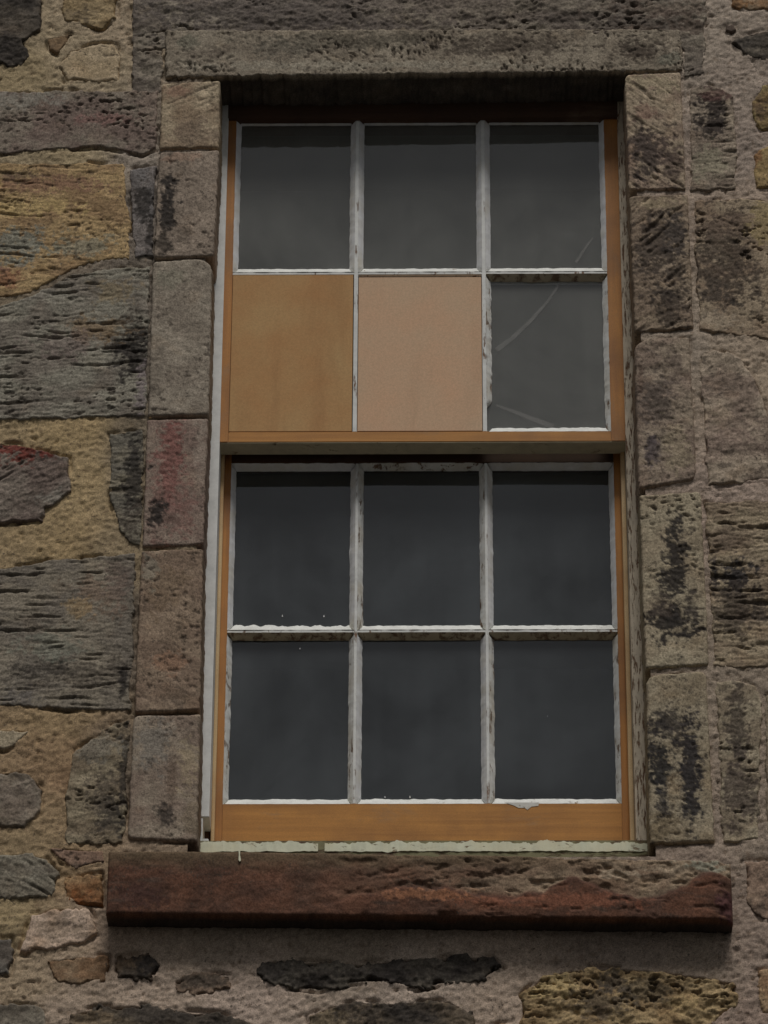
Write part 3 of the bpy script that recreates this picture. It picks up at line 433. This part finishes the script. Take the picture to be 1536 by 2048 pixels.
LSTAIN = [(.35, 2.27, .3, .02, (56, 50, 46), .8), (-.1, 2.25, .25, .015, (50, 45, 42), .8), (.55, 2.24, .25, .02, (52, 46, 42), .7), (-.35, 2.30, .40, .10, (70, 64, 60), .8), (.1, 2.30, .3, .06, (84, 76, 68), .5), (.75, 2.24, .2, .02, (74, 64, 56), .6), (.6, 2.29, .15, .03, (74, 62, 54), .5), (.80, 2.26, .06, .05, (116, 112, 98), .7), (-.6, 2.14, .03, .05, (72, 62, 58), .7)]
lin_o = field_stone('lintel_stone', LINTEL, 4, 7, [('pit', 8, 3), ('rough', 8, 0)], (96, 89, 79), (80, 73, 66), LSTAIN, 6, 777)
lin_o['label'] = 'sooty rough upper face of the stone lintel'

# ------------------------------------------------------------------ dressed stones round the opening
def dressed(name, q, proud, r, tex, col, col2, stains, rc, seed, inner=None, res=.003, depth=.15, edge=.0035):
    q = [np.array(p) for p in q]                       # TL TR BR BL
    W_ = np.linalg.norm(q[1]-q[0]); H_ = np.linalg.norm(q[3]-q[0])
    n = max(4, int(W_/res)); m = max(4, int(H_/res))
    u, v = np.meshgrid(np.linspace(0, 1, n+1), np.linspace(0, 1, m+1)); u = u.ravel(); v = v.ravel()
    U = u*W_; V = v*H_
    for (cu, cv, k) in ((0, 0, 0), (1, 0, 1), (1, 1, 2), (0, 1, 3)):     # round the corners
        R_ = rc[k]*.001
        du = U if cu == 0 else W_-U; dv = V if cv == 0 else H_-V
        a = (R_-du)/R_; b = (R_-dv)/R_; inz = (a > 0) & (b > 0)
        L = np.sqrt(a*a+b*b)+1e-9; sc = np.where(inz, np.maximum(a, b)/L, 1)
        ndu = np.where(inz, R_*(1-a*sc), du); ndv = np.where(inz, R_*(1-b*sc), dv)
        U = ndu if cu == 0 else W_-ndu; V = ndv if cv == 0 else H_-ndv
    uu = U/W_; vv = V/H_
    def bil(a, b): return (q[0][None]*((1-a)*(1-b))[:, None] + q[1][None]*(a*(1-b))[:, None] + q[2][None]*(a*b)[:, None] + q[3][None]*((1-a)*b)[:, None])
    p = bil(uu, vv); x, z = p[:, 0], p[:, 1]
    d = np.minimum(np.minimum(u*W_, (1-u)*W_), np.minimum(v*H_, (1-v)*H_))
    fall = np.exp(-d/.012)                             # worn, uneven arrises
    cx_, cz_ = (q[0]+q[2])/2
    ch = edge*(np.abs(fbm(x*22, z*22, 4, seed+1)) + .6*np.clip(fbm(x*60, z*60, 3, seed+2), 0, 1))
    x2 = x - fall*ch*np.clip((x-cx_)/(W_/2), -1, 1); z2 = z - fall*ch*np.clip((z-cz_)/(H_/2), -1, 1)
    rr = r*.001; t = np.clip(d/rr, 0, 1); prof = np.sqrt(np.clip(1-(1-t)**2, 0, 1))
    rel, dk = texture(tex, x, z, seed)
    rnd = rr*.9*(.6+.8*np.clip(fbm(x*14, z*14, 2, seed+8)+.5, 0, 1.4))
    h = proud*.001 - rnd*(1-prof) + rel*ss(0, 1, d/rr)
    cr = np.zeros(x.shape); c = colour(x, z, col, col2, stains, dk, seed, cr)
    h = h + cr*(.003*fbm(x*80, z*95, 3, seed+6)-.001)*ss(0, 1, d/rr)
    vtx = np.stack([x2, -h, z2], 1)
    idx = np.arange((n+1)*(m+1)).reshape(m+1, n+1)
    f = np.stack([idx[:-1, :-1].ravel(), idx[1:, :-1].ravel(), idx[1:, 1:].ravel(), idx[:-1, 1:].ravel()], 1)
    ring = np.concatenate([idx[0, :-1], idx[:-1, -1], idx[-1, :0:-1], idx[:0:-1, 0]])
    k0 = len(vtx); steps = 8; rows = [ring]; extra = []; ec = []
    for s_ in range(1, steps+1):
        e = vtx[ring].copy(); tt = s_/steps; e[:, 1] = e[:, 1]*(1-tt) + depth*tt
        nn = .0025*fbm(e[:, 1]*40 + e[:, 0]*7, e[:, 2]*40 + e[:, 0]*9, 3, seed+30)
        e[:, 0] += nn*np.sign(e[:, 0]-cx_)*(np.abs(e[:, 0]-cx_) > W_*.4); e[:, 2] += nn*(np.abs(e[:, 2]-cz_) > H_*.4)
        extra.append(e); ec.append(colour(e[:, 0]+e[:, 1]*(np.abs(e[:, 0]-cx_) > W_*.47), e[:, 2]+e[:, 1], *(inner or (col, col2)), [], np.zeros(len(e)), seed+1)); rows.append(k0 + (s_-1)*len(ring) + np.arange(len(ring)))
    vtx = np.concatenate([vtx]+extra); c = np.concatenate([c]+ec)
    fs = [f]
    for a, b in zip(rows[:-1], rows[1:]):
        fs.append(np.stack([a, np.roll(a, -1), np.roll(b, -1), b], 1))
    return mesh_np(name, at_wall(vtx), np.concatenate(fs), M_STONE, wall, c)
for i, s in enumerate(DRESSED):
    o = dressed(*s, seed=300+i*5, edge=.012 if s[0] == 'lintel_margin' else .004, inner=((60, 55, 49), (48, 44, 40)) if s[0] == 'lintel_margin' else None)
    if s[0] == 'lintel_margin': o['label'] = 'smooth dressed lower band of the stone lintel'
    if i == 3: o['label'] = 'red streaked jamb stone with a black stain'

# ------------------------------------------------------------------ the projecting stone sill
def sill():
    res = .003; x0, x1 = -.695, .687
    n = int((x1-x0)/res); m = 54
    u, v = np.meshgrid(np.linspace(0, 1, n+1), np.linspace(0, 1, m+1)); u = u.ravel(); v = v.ravel()
    x = x0 + (x1-x0)*u
    top = -.0455 - .016*u - .006*ss(.55, .9, u) + .003*fbm(x*6, x*0, 3, 5); bot = -.2005 - .016*u
    z = top + (bot-top)*v
    W_ = x1-x0; d = np.minimum(np.minimum(u*W_, (1-u)*W_), np.minimum(v, 1-v)*.155)
    sl = np.array(SILL_LINE); gx = np.linspace(-.8, .8, 400); gz = np.interp(gx, sl[:, 0], sl[:, 1]); kk = np.exp(-(np.arange(-14, 15)/6.)**2); gz = np.convolve(np.pad(gz, 14, 'edge'), kk/kk.sum(), 'valid')
    zl = np.interp(x, gx, gz) + .011*fbm(x*16, z*14, 4, 71)
    over = ss(-.004, .010, z-zl)*ss(-.35, .05, x)                       # the flaked part, right and above the lip
    line = np.exp(-((z-zl)/.006)**2)*ss(-.4, .0, x)
    lay = fbm(x*5, (z - .75*zl)*62 + .8*fbm(x*9, z*9, 2, 78), 3, 73) + .35*fbm(x*40, z*60, 3, 79)
    rel = -.009*over*(.6+.35*ss(-.6, .7, lay)) - .006*line*ss(-.3, .3, fbm(x*14, z*14, 2, 88)) - .006*over*ss(.1, .5, fbm(x*22, z*40, 3, 89)) + .002*fbm(x*12, z*20, 4, 74) + .0012*fbm(x*70, z*70, 3, 75)
    rel = rel - .004*ss(.3, .6, fbm(x*16, z*60, 3, 81))*ss(-.2, .2, x)
    chip = ss(.652, .685, x + .012*fbm(z*40, x*40, 3, 76)); rel = rel - .018*chip
    chipl = ss(.35, .6, fbm(x*9, z*0+3, 3, 77))*ss(.02, 0, (z-bot))*.014
    prof = np.sqrt(np.clip(1-(1-np.clip(d/.009, 0, 1))**2, 0, 1))
    y = -.072 - rel + .009*(1-prof) + chipl
    c = colour(x, z, (74, 51, 40), (60, 43, 35), [(-.62, -.16, .06, .03, (52, 36, 32), .8), (.12, -.12, .06, .014, (44, 34, 28), .9), (-.02, -.125, .04, .012, (48, 36, 30), .8), (.3, -.17, .2, .02, (100, 64, 49), .6), (.02, -.15, .1, .015, (116, 80, 58), .6), (.67, -.18, .02, .04, (56, 36, 36), .9)], .5*ss(.3, .7, fbm(x*10, z*60, 3, 82)), 83)
    tn = colour(x, z, (108, 94, 78), (88, 73, 60), [(.44, -.104, .05, .010, (126, 114, 98), .6), (.54, -.09, .07, .010, (120, 108, 92), .5), (.63, -.082, .05, .018, (112, 110, 97), .9)], .35*ss(.1, .6, lay), 84)
    tm = np.clip(over*(.3+.7*ss(.0, .35, x)), 0, 1)[:, None]; c = c*(1-tm) + tn*tm
    gm = (ss(-.105, -.055, z + .016*fbm(x*14, z*20, 3, 85))*.8*(1-.7*ss(.2, .5, x)))[:, None]; c = c*(1-gm) + alb((74, 63, 49))*gm     # algae along the top edge
    lm = (.75*line*ss(.0, .3, fbm(x*20, z*30, 3, 86)+.3))[:, None]; c = c*(1-lm) + alb((54, 38, 32))*lm
    vtx = np.stack([x, y, z], 1)
    idx = np.arange((n+1)*(m+1)).reshape(m+1, n+1)
    f = [np.stack([idx[:-1, :-1].ravel(), idx[1:, :-1].ravel(), idx[1:, 1:].ravel(), idx[:-1, 1:].ravel()], 1)]
    ring = np.concatenate([idx[0, :-1], idx[:-1, -1], idx[-1, :0:-1], idx[:0:-1, 0]]); prev = ring; ex = [vtx]; cc = [c]; k0 = len(vtx)
    rz = vtx[ring]; istop = (v[ring] < .5)
    for s_ in range(1, 9):
        e = rz.copy(); t = s_/8; e[:, 1] = e[:, 1]*(1-t) + .125*t; e[:, 2] += np.where(istop & (v[ring] == 0), .050*t, 0)
        e[:, 2] += .003*fbm(e[:, 0]*20, e[:, 1]*30, 3, 87)
        new = k0 + np.arange(len(ring)); k0 += len(ring)
        f.append(np.stack([prev, np.roll(prev, -1), np.roll(new, -1), new], 1)); prev = new; ex.append(e); cc.append(colour(e[:, 0], e[:, 2]+e[:, 1], (50, 42, 37), (42, 36, 33), [], np.zeros(len(e)), 91))  # returns coloured darker than the face, painting in shade on the underside
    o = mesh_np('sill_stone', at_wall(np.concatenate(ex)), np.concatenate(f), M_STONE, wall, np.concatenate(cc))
    o['label'] = 'red brown projecting stone sill, flaked at its right end'
sill()

# ------------------------------------------------------------------ stones of the wall beyond the picture
rnd = random.Random(3); extra_polys = []; zc = -1.5; k = 0
while zc < 3.4:
    hh = rnd.uniform(.16, .30); xc = -2.4 + rnd.uniform(0, .2)
    while xc < 2.3:
        ww = rnd.uniform(.2, .55); a = (xc, zc, xc+ww-.025, zc+hh-.025)
        if a[2] < -1.10 or a[0] > .93 or a[3] < -.50 or a[1] > 2.42:
            j = lambda: rnd.uniform(-.012, .012)
            pl = [(a[0]+j(), a[1]+j()), ((a[0]+a[2])/2, a[1]+j()), (a[2]+j(), a[1]+j()), (a[2]+j(), a[3]+j()), ((a[0]+a[2])/2, a[3]+j()), (a[0]+j(), a[3]+j())]
            tx = rnd.choice([[('bed', 8, 0), ('pit', 5, 0)], [('rough', 7, 0)], [('pit', 8, 0), ('rough', 4, 0)], [('ridge', 8, 0)]])
            cl = rnd.choice([(100, 92, 82), (110, 100, 86), (92, 84, 74), (126, 104, 70), (112, 98, 84)])
            field_stone('stone', pl, 9, 12, tx, cl, tuple(int(c*.86) for c in cl), [((a[0]+a[2])/2, (a[1]+a[3])/2, ww*.3, hh*.3, (60, 54, 48), .5)] if rnd.random() < .5 else [], 7, 1500+k*3, .010)
            extra_polys.append(pl); k += 1
        xc += ww
    zc += hh

# ------------------------------------------------------------------ mortar between the stones
def mortar():
    xs = np.concatenate([np.linspace(-4, -1.14, 60)[:-1], np.arange(-1.14, .96, .004), np.linspace(.96, 4, 60)])
    zs = np.concatenate([np.linspace(-Z0, -.52, 70)[:-1], np.arange(-.52, 2.46, .004), np.linspace(2.46, 4.2, 36)])
    X, Zz = np.meshgrid(xs, zs); x = X.ravel(); z = Zz.ravel()
    d = np.full(x.shape, .2); din = np.full(x.shape, -.2)
    polys = [s[1] for s in STONES] + [LINTEL] + [s[1] for s in DRESSED] + extra_polys
    for p in polys:
        a = np.array(p); lo = a.min(0)-.03; hi = a.max(0)+.03
        i0, i1 = np.searchsorted(xs, (lo[0], hi[0])); j0, j1 = np.searchsorted(zs, (lo[1], hi[1]))
        if i1 <= i0 or j1 <= j0: continue
        ii = (np.arange(j0, j1)[:, None]*len(xs) + np.arange(i0, i1)[None]).ravel()
        pd = polydist(x[ii], z[ii], p); d[ii] = np.minimum(d[ii], np.abs(pd)); din[ii] = np.maximum(din[ii], pd)
    h = .0005 + .0045*fbm(x*12, z*15, 5, 900) + .0026*fbm(x*60, z*70, 3, 905) + .0024*fbm(x*120, z*120, 2, 909)
    pit = ss(.30, .5, fbm(x*48, z*66, 3, 911))*ss(0, .4, fbm(x*7, z*8, 2, 912)); h -= .005*pit
    h -= .03*ss(.006, .014, din)
    crk = np.exp(-(d/.0042)**2)*ss(-.1, .35, fbm(x*9, z*9, 3, 915)); crk = crk*np.where(x > .5, .35, .75); h -= .016*crk
    T = np.array([(a, b) for a, b, c in MORTAR_TONES]); TC = np.array([alb(c) for a, b, c in MORTAR_TONES])
    wx = x + .05*fbm(x*9, z*9, 3, 920); wz = z + .05*fbm(x*9+4, z*9+7, 3, 921)
    acc = np.zeros((len(x), 3)); wt = np.zeros(len(x))
    for t, tc in zip(T, TC):
        g = 1/(((wx-t[0])**2 + (wz-t[1])**2)**1.5 + 1e-4); acc += g[:, None]*tc; wt += g
    c = acc/wt[:, None]
    m = (.30*ss(.1, .6, fbm(x*20, z*24, 4, 930)))[:, None]; c = c*(1-m) + c*.62*m
    m = (.35*ss(.1, .6, fbm(x*12, z*14, 4, 934)))[:, None]; c = c*(1-m) + np.minimum(c*1.3, .8)*m
    m = (.5*ss(.35, .6, fbm(x*60, z*70, 3, 938)))[:, None]; c = c*(1-m) + alb((76, 62, 48))*m
    c = np.clip(c*(1 + .26*fbm(x*120, z*120, 2, 940) + .16*fbm(x*36, z*44, 3, 944))[:, None], .01, .85)
    nx, nz = len(xs), len(zs); idx = np.arange(nx*nz).reshape(nz, nx)
    xm = (X[:-1, :-1]+X[1:, 1:])/2; zm = (Zz[:-1, :-1]+Zz[1:, 1:])/2
    keep = ~((np.abs(xm) < .525) & (zm > -.03) & (zm < 2.11))
    f = np.stack([idx[:-1, :-1][keep], idx[:-1, 1:][keep], idx[1:, 1:][keep], idx[1:, :-1][keep]], 1)
    o = mesh_np('mortar', at_wall(np.stack([x, -h, z], 1)), f, M_MORTAR, wall, c)
mortar()
bm = bmesh.new()
for a in ((-4, -.56, .03, .55, 0, Z0+4.2), (.56, 4, .03, .55, 0, Z0+4.2), (-.56, .56, .03, .55, Z0+2.12, Z0+4.2), (-.56, .56, .03, .55, 0, Z0-.03)): bbox(bm, *a, 0)
from_bm('wall_core', bm, M_CORE, wall)

# ------------------------------------------------------------------ the sash window
win = empty('sash_window', (0, .12, Z0))
tag(win, 'old twelve pane timber sash window with peeling white paint and two boarded panes', 'window', kind='thing')
OY = -.12                                   # children are given in wall coordinates, minus the root's place
def wb(name, x0, x1, y0, y1, z0, z1, m, parent=None, bev=.0015):
    return box(name, x0, x1, y0+OY, y1+OY, z0, z1, m, parent or win, bev)
# box frame: linings, beads, head, timber sill
bm = bmesh.new(); bbox(bm, -.530, -.485, .12+OY, .20+OY, .125, 2.10); bbox(bm, -.530, -.499, .121+OY, .20+OY, .045, .124)
bbox(bm, -.4985, -.485, .1225+OY, .20+OY, .062, .072)
o = from_bm('outer_lining', bm, M_WHITE, win); o['label'] = 'white painted lining with a rotted lower end'
o = wb('outer_lining', .487, .530, .12, .20, .05, 2.10, M_PEEL); o['label'] = 'badly peeling lining, brown wood showing'
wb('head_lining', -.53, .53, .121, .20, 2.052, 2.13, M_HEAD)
wb('parting_bead', -.4845, -.4765, .192, .211, .05, 1.13, M_BEAD); wb('parting_bead', .4765, .4865, .180, .211, .05, 1.13, M_BEAD)
wb('pulley_stile', -.5325, -.488, .202, .30, .04, 2.12, M_BARE); wb('pulley_stile', .488, .5325, .202, .30, .04, 2.12, M_BARE)
bm = bmesh.new()
bbox(bm, -.53, .53, .105+OY, .30+OY, -.01, .0595, .004)
o = from_bm('timber_sill', bm, M_SILLW, win)
def ragged_strip(name, x0, x1, zt, zb, y, th, amp_t, amp_b, m, parent, seed, gaps=()):
    n = int((x1-x0)/.003); xs = np.linspace(x0, x1, n+1)
    t = zt + amp_t*fbm(xs*45, xs*0+seed, 5, seed); b = zb + amp_b*fbm(xs*30, xs*0+seed+5, 4, seed+9)
    v = []; f = []
    yy = y - th*(.6+.5*fbm(xs*60, xs*0, 2, seed+3))
    for i in range(n+1): v += [(xs[i], yy[i]+OY, t[i]), (xs[i], yy[i]+OY, b[i]), (xs[i], y+.004+OY, t[i]), (xs[i], y+.004+OY, b[i])]
    for i in range(n):
        if any(a < xs[i] < c for a, c in gaps): continue
        a = 4*i; c = a+4
        f += [(a, a+1, c+1, c), (a+2, a, c, c+2), (a+1, a+3, c+3, c+1)]
    return mesh_np(name, v, f, m, parent, smooth=False)
ragged_strip('flaking_paint', -.508, .512, .053, .030, .105, .004, .0085, .003, M_CREAM, win, 3, ((-.236, -.222),))

def sash_parts(root, cx, half_out, half_in, zb0, zb1, zt0, zt1, yf, yb, barx, barz, bw, bh, yg, mwood_rail):
    wb('stile', cx-half_out, cx-half_in, yf, yb, zb0, zt1, M_WOODV, root); wb('stile', cx+half_in, cx+half_out, yf, yb, zb0, zt1, M_WOODV, root)
    wb('bottom_rail', cx-half_in+.0003, cx+half_in-.0003, yf+.0006, yb, zb0, zb1, mwood_rail, root)
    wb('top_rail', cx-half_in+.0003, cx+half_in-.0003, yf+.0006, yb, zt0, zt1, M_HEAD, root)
    if zb1-zb0 < .05: wb('rail_underside', cx-half_out+.002, cx+half_out-.002, yf+.002, yb-.001, zb0-.0015, zb0-.0002, M_UNDER, root, 0)
    for b in barx: wb('glazing_bar', b-bw/2, b+bw/2, yf+.002, yb-.004, zb1, zt0, M_BAR, root, .001)
    ex = [cx-half_in] + [e for b in barx for e in (b-bw/2, b+bw/2)] + [cx+half_in]
    for j in range(3): wb('glazing_bar', ex[2*j], ex[2*j+1], yf+.0025, yb-.005, barz-bh/2, barz+bh/2, M_BAR, root, .001)
    cells = {}
    for j in range(3):
        cells[(j, 0)] = (ex[2*j], ex[2*j+1], barz+bh/2, zt0); cells[(j, 1)] = (ex[2*j], ex[2*j+1], zb1, barz-bh/2)
    return cells
def putty(root, cell, yf, yg, wl, wr, wb_, wt, m, seed, rag=(.0015, .0015, .0025, .0015), cut=None, only=(0, 1, 2, 3), name='putty'):
    """four sloping fillets from the wood's front edge back to the glass, ragged on the glass side"""
    x0, x1, z0, z1 = cell; v = []; f = []
    sides = (((x0, z0), (x0, z1), (1, 0), wl, wb_, wt), ((x1, z0), (x1, z1), (-1, 0), wr, wb_, wt), ((x0, z0), (x1, z0), (0, 1), wb_, wl, wr), ((x0, z1), (x1, z1), (0, -1), wt, wl, wr))
    for k, (a, b, nn, wd, ca, cb) in enumerate(sides):
        if k not in only: continue
        L = math.hypot(b[0]-a[0], b[1]-a[1]); n = int(L/.004); t = np.linspace(0, 1, n+1)
        px = a[0]+(b[0]-a[0])*t; pz = a[1]+(b[1]-a[1])*t; sd_ = seed+k*11
        rg = rag[k]*fbm(t*L*45, t*0+sd_, 4, sd_) + rag[k]*1.2*np.clip(fbm(t*L*16, t*0+sd_, 2, sd_+4), 0, 1)
        wid = np.maximum(wd + rg, .003)
        lim = np.minimum(t*L/max(ca, 1e-4), (1-t)*L/max(cb, 1e-4))      # mitre
        wid = wid*np.clip(lim, .02, 1)
        fr = yf + .0015 + .0012*fbm(t*L*40, t*0, 3, sd_+6)
        base = len(v)
        for i in range(n+1):
            w_ = float(wid[i]); X, Z_ = float(px[i]), float(pz[i]); y0 = float(fr[i])
            v += [(X - nn[0]*.0005, y0+OY, Z_ - nn[1]*.0005), (X + nn[0]*w_*.45, y0+(yg-y0)*.35+OY, Z_ + nn[1]*w_*.45), (X + nn[0]*w_, yg-.0025+OY, Z_ + nn[1]*w_), (X + nn[0]*w_, yg-.0003+OY, Z_ + nn[1]*w_)]
        for i in range(n):
            if cut and cut[0] == k and cut[1] < t[i] < cut[2]: continue
            A = base+4*i; B = A+4
            for q_ in range(3): f.append((A+q_, A+q_+1, B+q_+1, B+q_))
    return mesh_np(name, v, f, m, root, smooth=False)
def pane(root, cell, yg, m):
    o = wb('pane', cell[0]+.001, cell[1]-.001, yg, yg+.003, cell[2]+.001, cell[3]-.001, m, root, 0)
    o.rotation_euler = (math.radians(random.uniform(-.35, .35)), 0, math.radians(random.uniform(-.4, .4))); return o

# upper sash, the outer one
us = empty('upper_sash', (0, 0, 0), win)
us['label'] = 'upper sash with two boarded panes and a cracked pane'
YF, YB, YG = .130, .188, .150
cu = sash_parts(us, -.006, .498, .459, 1.120, 1.149, 2.061, 2.10, YF, YB, (-.162, .151), 1.600, .010, .008, YG, M_WOODH)
for (j, i), c in cu.items():
    if i == 1 and j < 2: continue
    pane(us, c, YG, M_GLASSU)
    rg = (.0008, .0012, .0016, .0008) if i == 0 else (.0018, .0018, .0025, .0015)
    for k in range(4):
        m_ = M_LEDGE if k == 2 else M_LIP if (k == 3 and i == 1) else M_PUTTY2 if i == 1 else M_PUTTY
        nm = 'bar_moulding' if (k == 3 and i == 1) else 'putty'
        cell_ = c if not (k == 0 and i == 1) else (c[0], c[1], c[2]+.075, c[3])          # some putty has fallen out
        putty(us, cell_, YF, YG, .012, .012, .018, .012, m_, 40+j*7+i*50, rg, None, (k,), nm)
o = wb('board', cu[(0, 1)][0]+.001, cu[(0, 1)][1]-.002, YF+.0015, YF+.011, cu[(0, 1)][2]+.001, cu[(0, 1)][3]-.001, M_BOARD1, us, .001); o['label'] = 'brown fibreboard filling a missing pane'
o = wb('board', cu[(1, 1)][0]+.0015, cu[(1, 1)][1]-.0015, YF+.0005, YF+.010, cu[(1, 1)][2]+.0005, cu[(1, 1)][3]-.009, M_BOARD2, us, .001); o['label'] = 'paler pinkish fibreboard filling a missing pane'
def crack(pts, w0, w1):
    v = []; f = []; n = len(pts)
    for i, (x, z) in enumerate(pts):
        a = pts[max(0, i-1)]; b = pts[min(n-1, i+1)]; dx, dz = b[0]-a[0], b[1]-a[1]; L = math.hypot(dx, dz); w_ = w0+(w1-w0)*i/(n-1)
        for s_ in (-1, 1): v += [(x - s_*dz/L*w_/2, YG-.0012+OY, z + s_*dx/L*w_/2), (x - s_*dz/L*w_/2, YG-.0004+OY, z + s_*dx/L*w_/2)]
    for i in range(n-1):
        a = 4*i; b = a+4; f += [(a, a+2, b+2, b), (a, b, b+1, a+1), (a+2, a+3, b+3, b+2)]
    return mesh_np('crack', v, f, M_CRACK, us, smooth=False)
crack([(.340, 1.582), (.305, 1.525), (.265, 1.472), (.220, 1.423), (.180, 1.388)], .005, .013)
crack([(.178, 1.232), (.215, 1.217), (.255, 1.198), (.315, 1.172)], .006, .014)
crack([(.420, 1.712), (.400, 1.680), (.378, 1.640)], .004, .008)

# lower sash, the inner one
ls = empty('lower_sash', (0, 0, 0), win)
ls['label'] = 'lower sash with six dark panes and a wide bottom rail'
YF2, YB2, YG2 = .212, .262, .236
cl = sash_parts(ls, 0., .487, .4605, .062, .202, 1.109, 1.160, YF2, YB2, (-.157, .153), .652, .008, .008, YG2, M_WOODH)
for (j, i), c in cl.items():
    pane(ls, c, YG2, M_GLASSL)
    rg = (.0013, .0013, .006 if (j, i) == (0, 0) else .0022, .001)
    for k in range(4):
        m_ = M_LEDGE if k == 2 else M_LIP if (k == 3 and i == 1) else M_PUTTY if (j + i) % 2 == 0 else M_PUTTY2
        nm = 'bar_moulding' if (k == 3 and i == 1) else 'putty'
        putty(ls, c, YF2, YG2, .0115, .0115, .020, .010, m_, 400+j*7+i*50, rg, None, (k,), nm)
# smears of putty and paint on the bottom rail, a drip on the sill
def blob(name, pts, y, th, m, parent):
    bm = bmesh.new(); vs_ = [bm.verts.new((x, y+OY, z)) for x, z in pts]; fc = bm.faces.new(vs_)
    r = bmesh.ops.extrude_face_region(bm, geom=[fc]); 
    for e in r['geom']:
        if isinstance(e, bmesh.types.BMVert): e.co.y += th
    return from_bm(name, bm, m, parent)
blob('putty_smear', [(.19, .2035), (.27, .2035), (.268, .195), (.252, .193), (.243, .185), (.236, .190), (.222, .190), (.212, .196)], YF2-.0004, .001, M_PUTTY2, ls)
for fx, fz, fs in ((-.3314, .7035, .0025), (-.2329, .7025, .0035), (-.2885, .6159, .0022), (-.086, .2285, .0025), (-.0281, .2285, .0035), (.2928, .4368, .0015)):
    fs *= random.uniform(.8, 1.1)
    blob('paint_fleck', [(fx-fs*.5, fz-fs), (fx+fs*.6, fz-fs*.8), (fx+fs*.3, fz+fs*.2), (fx+fs*.1, fz+fs*1.1), (fx-fs*.4, fz+fs*.3)], YG2-.0035, .0015, M_PUTTY, ls)
blob('paint_drip', [(-.4055, -.0475), (-.4020, -.0475), (-.4018, -.0615), (-.3995, -.0735), (-.4020, -.0765), (-.4050, -.0725), (-.4045, -.0615)], -.0765, .004, M_CREAM, win)
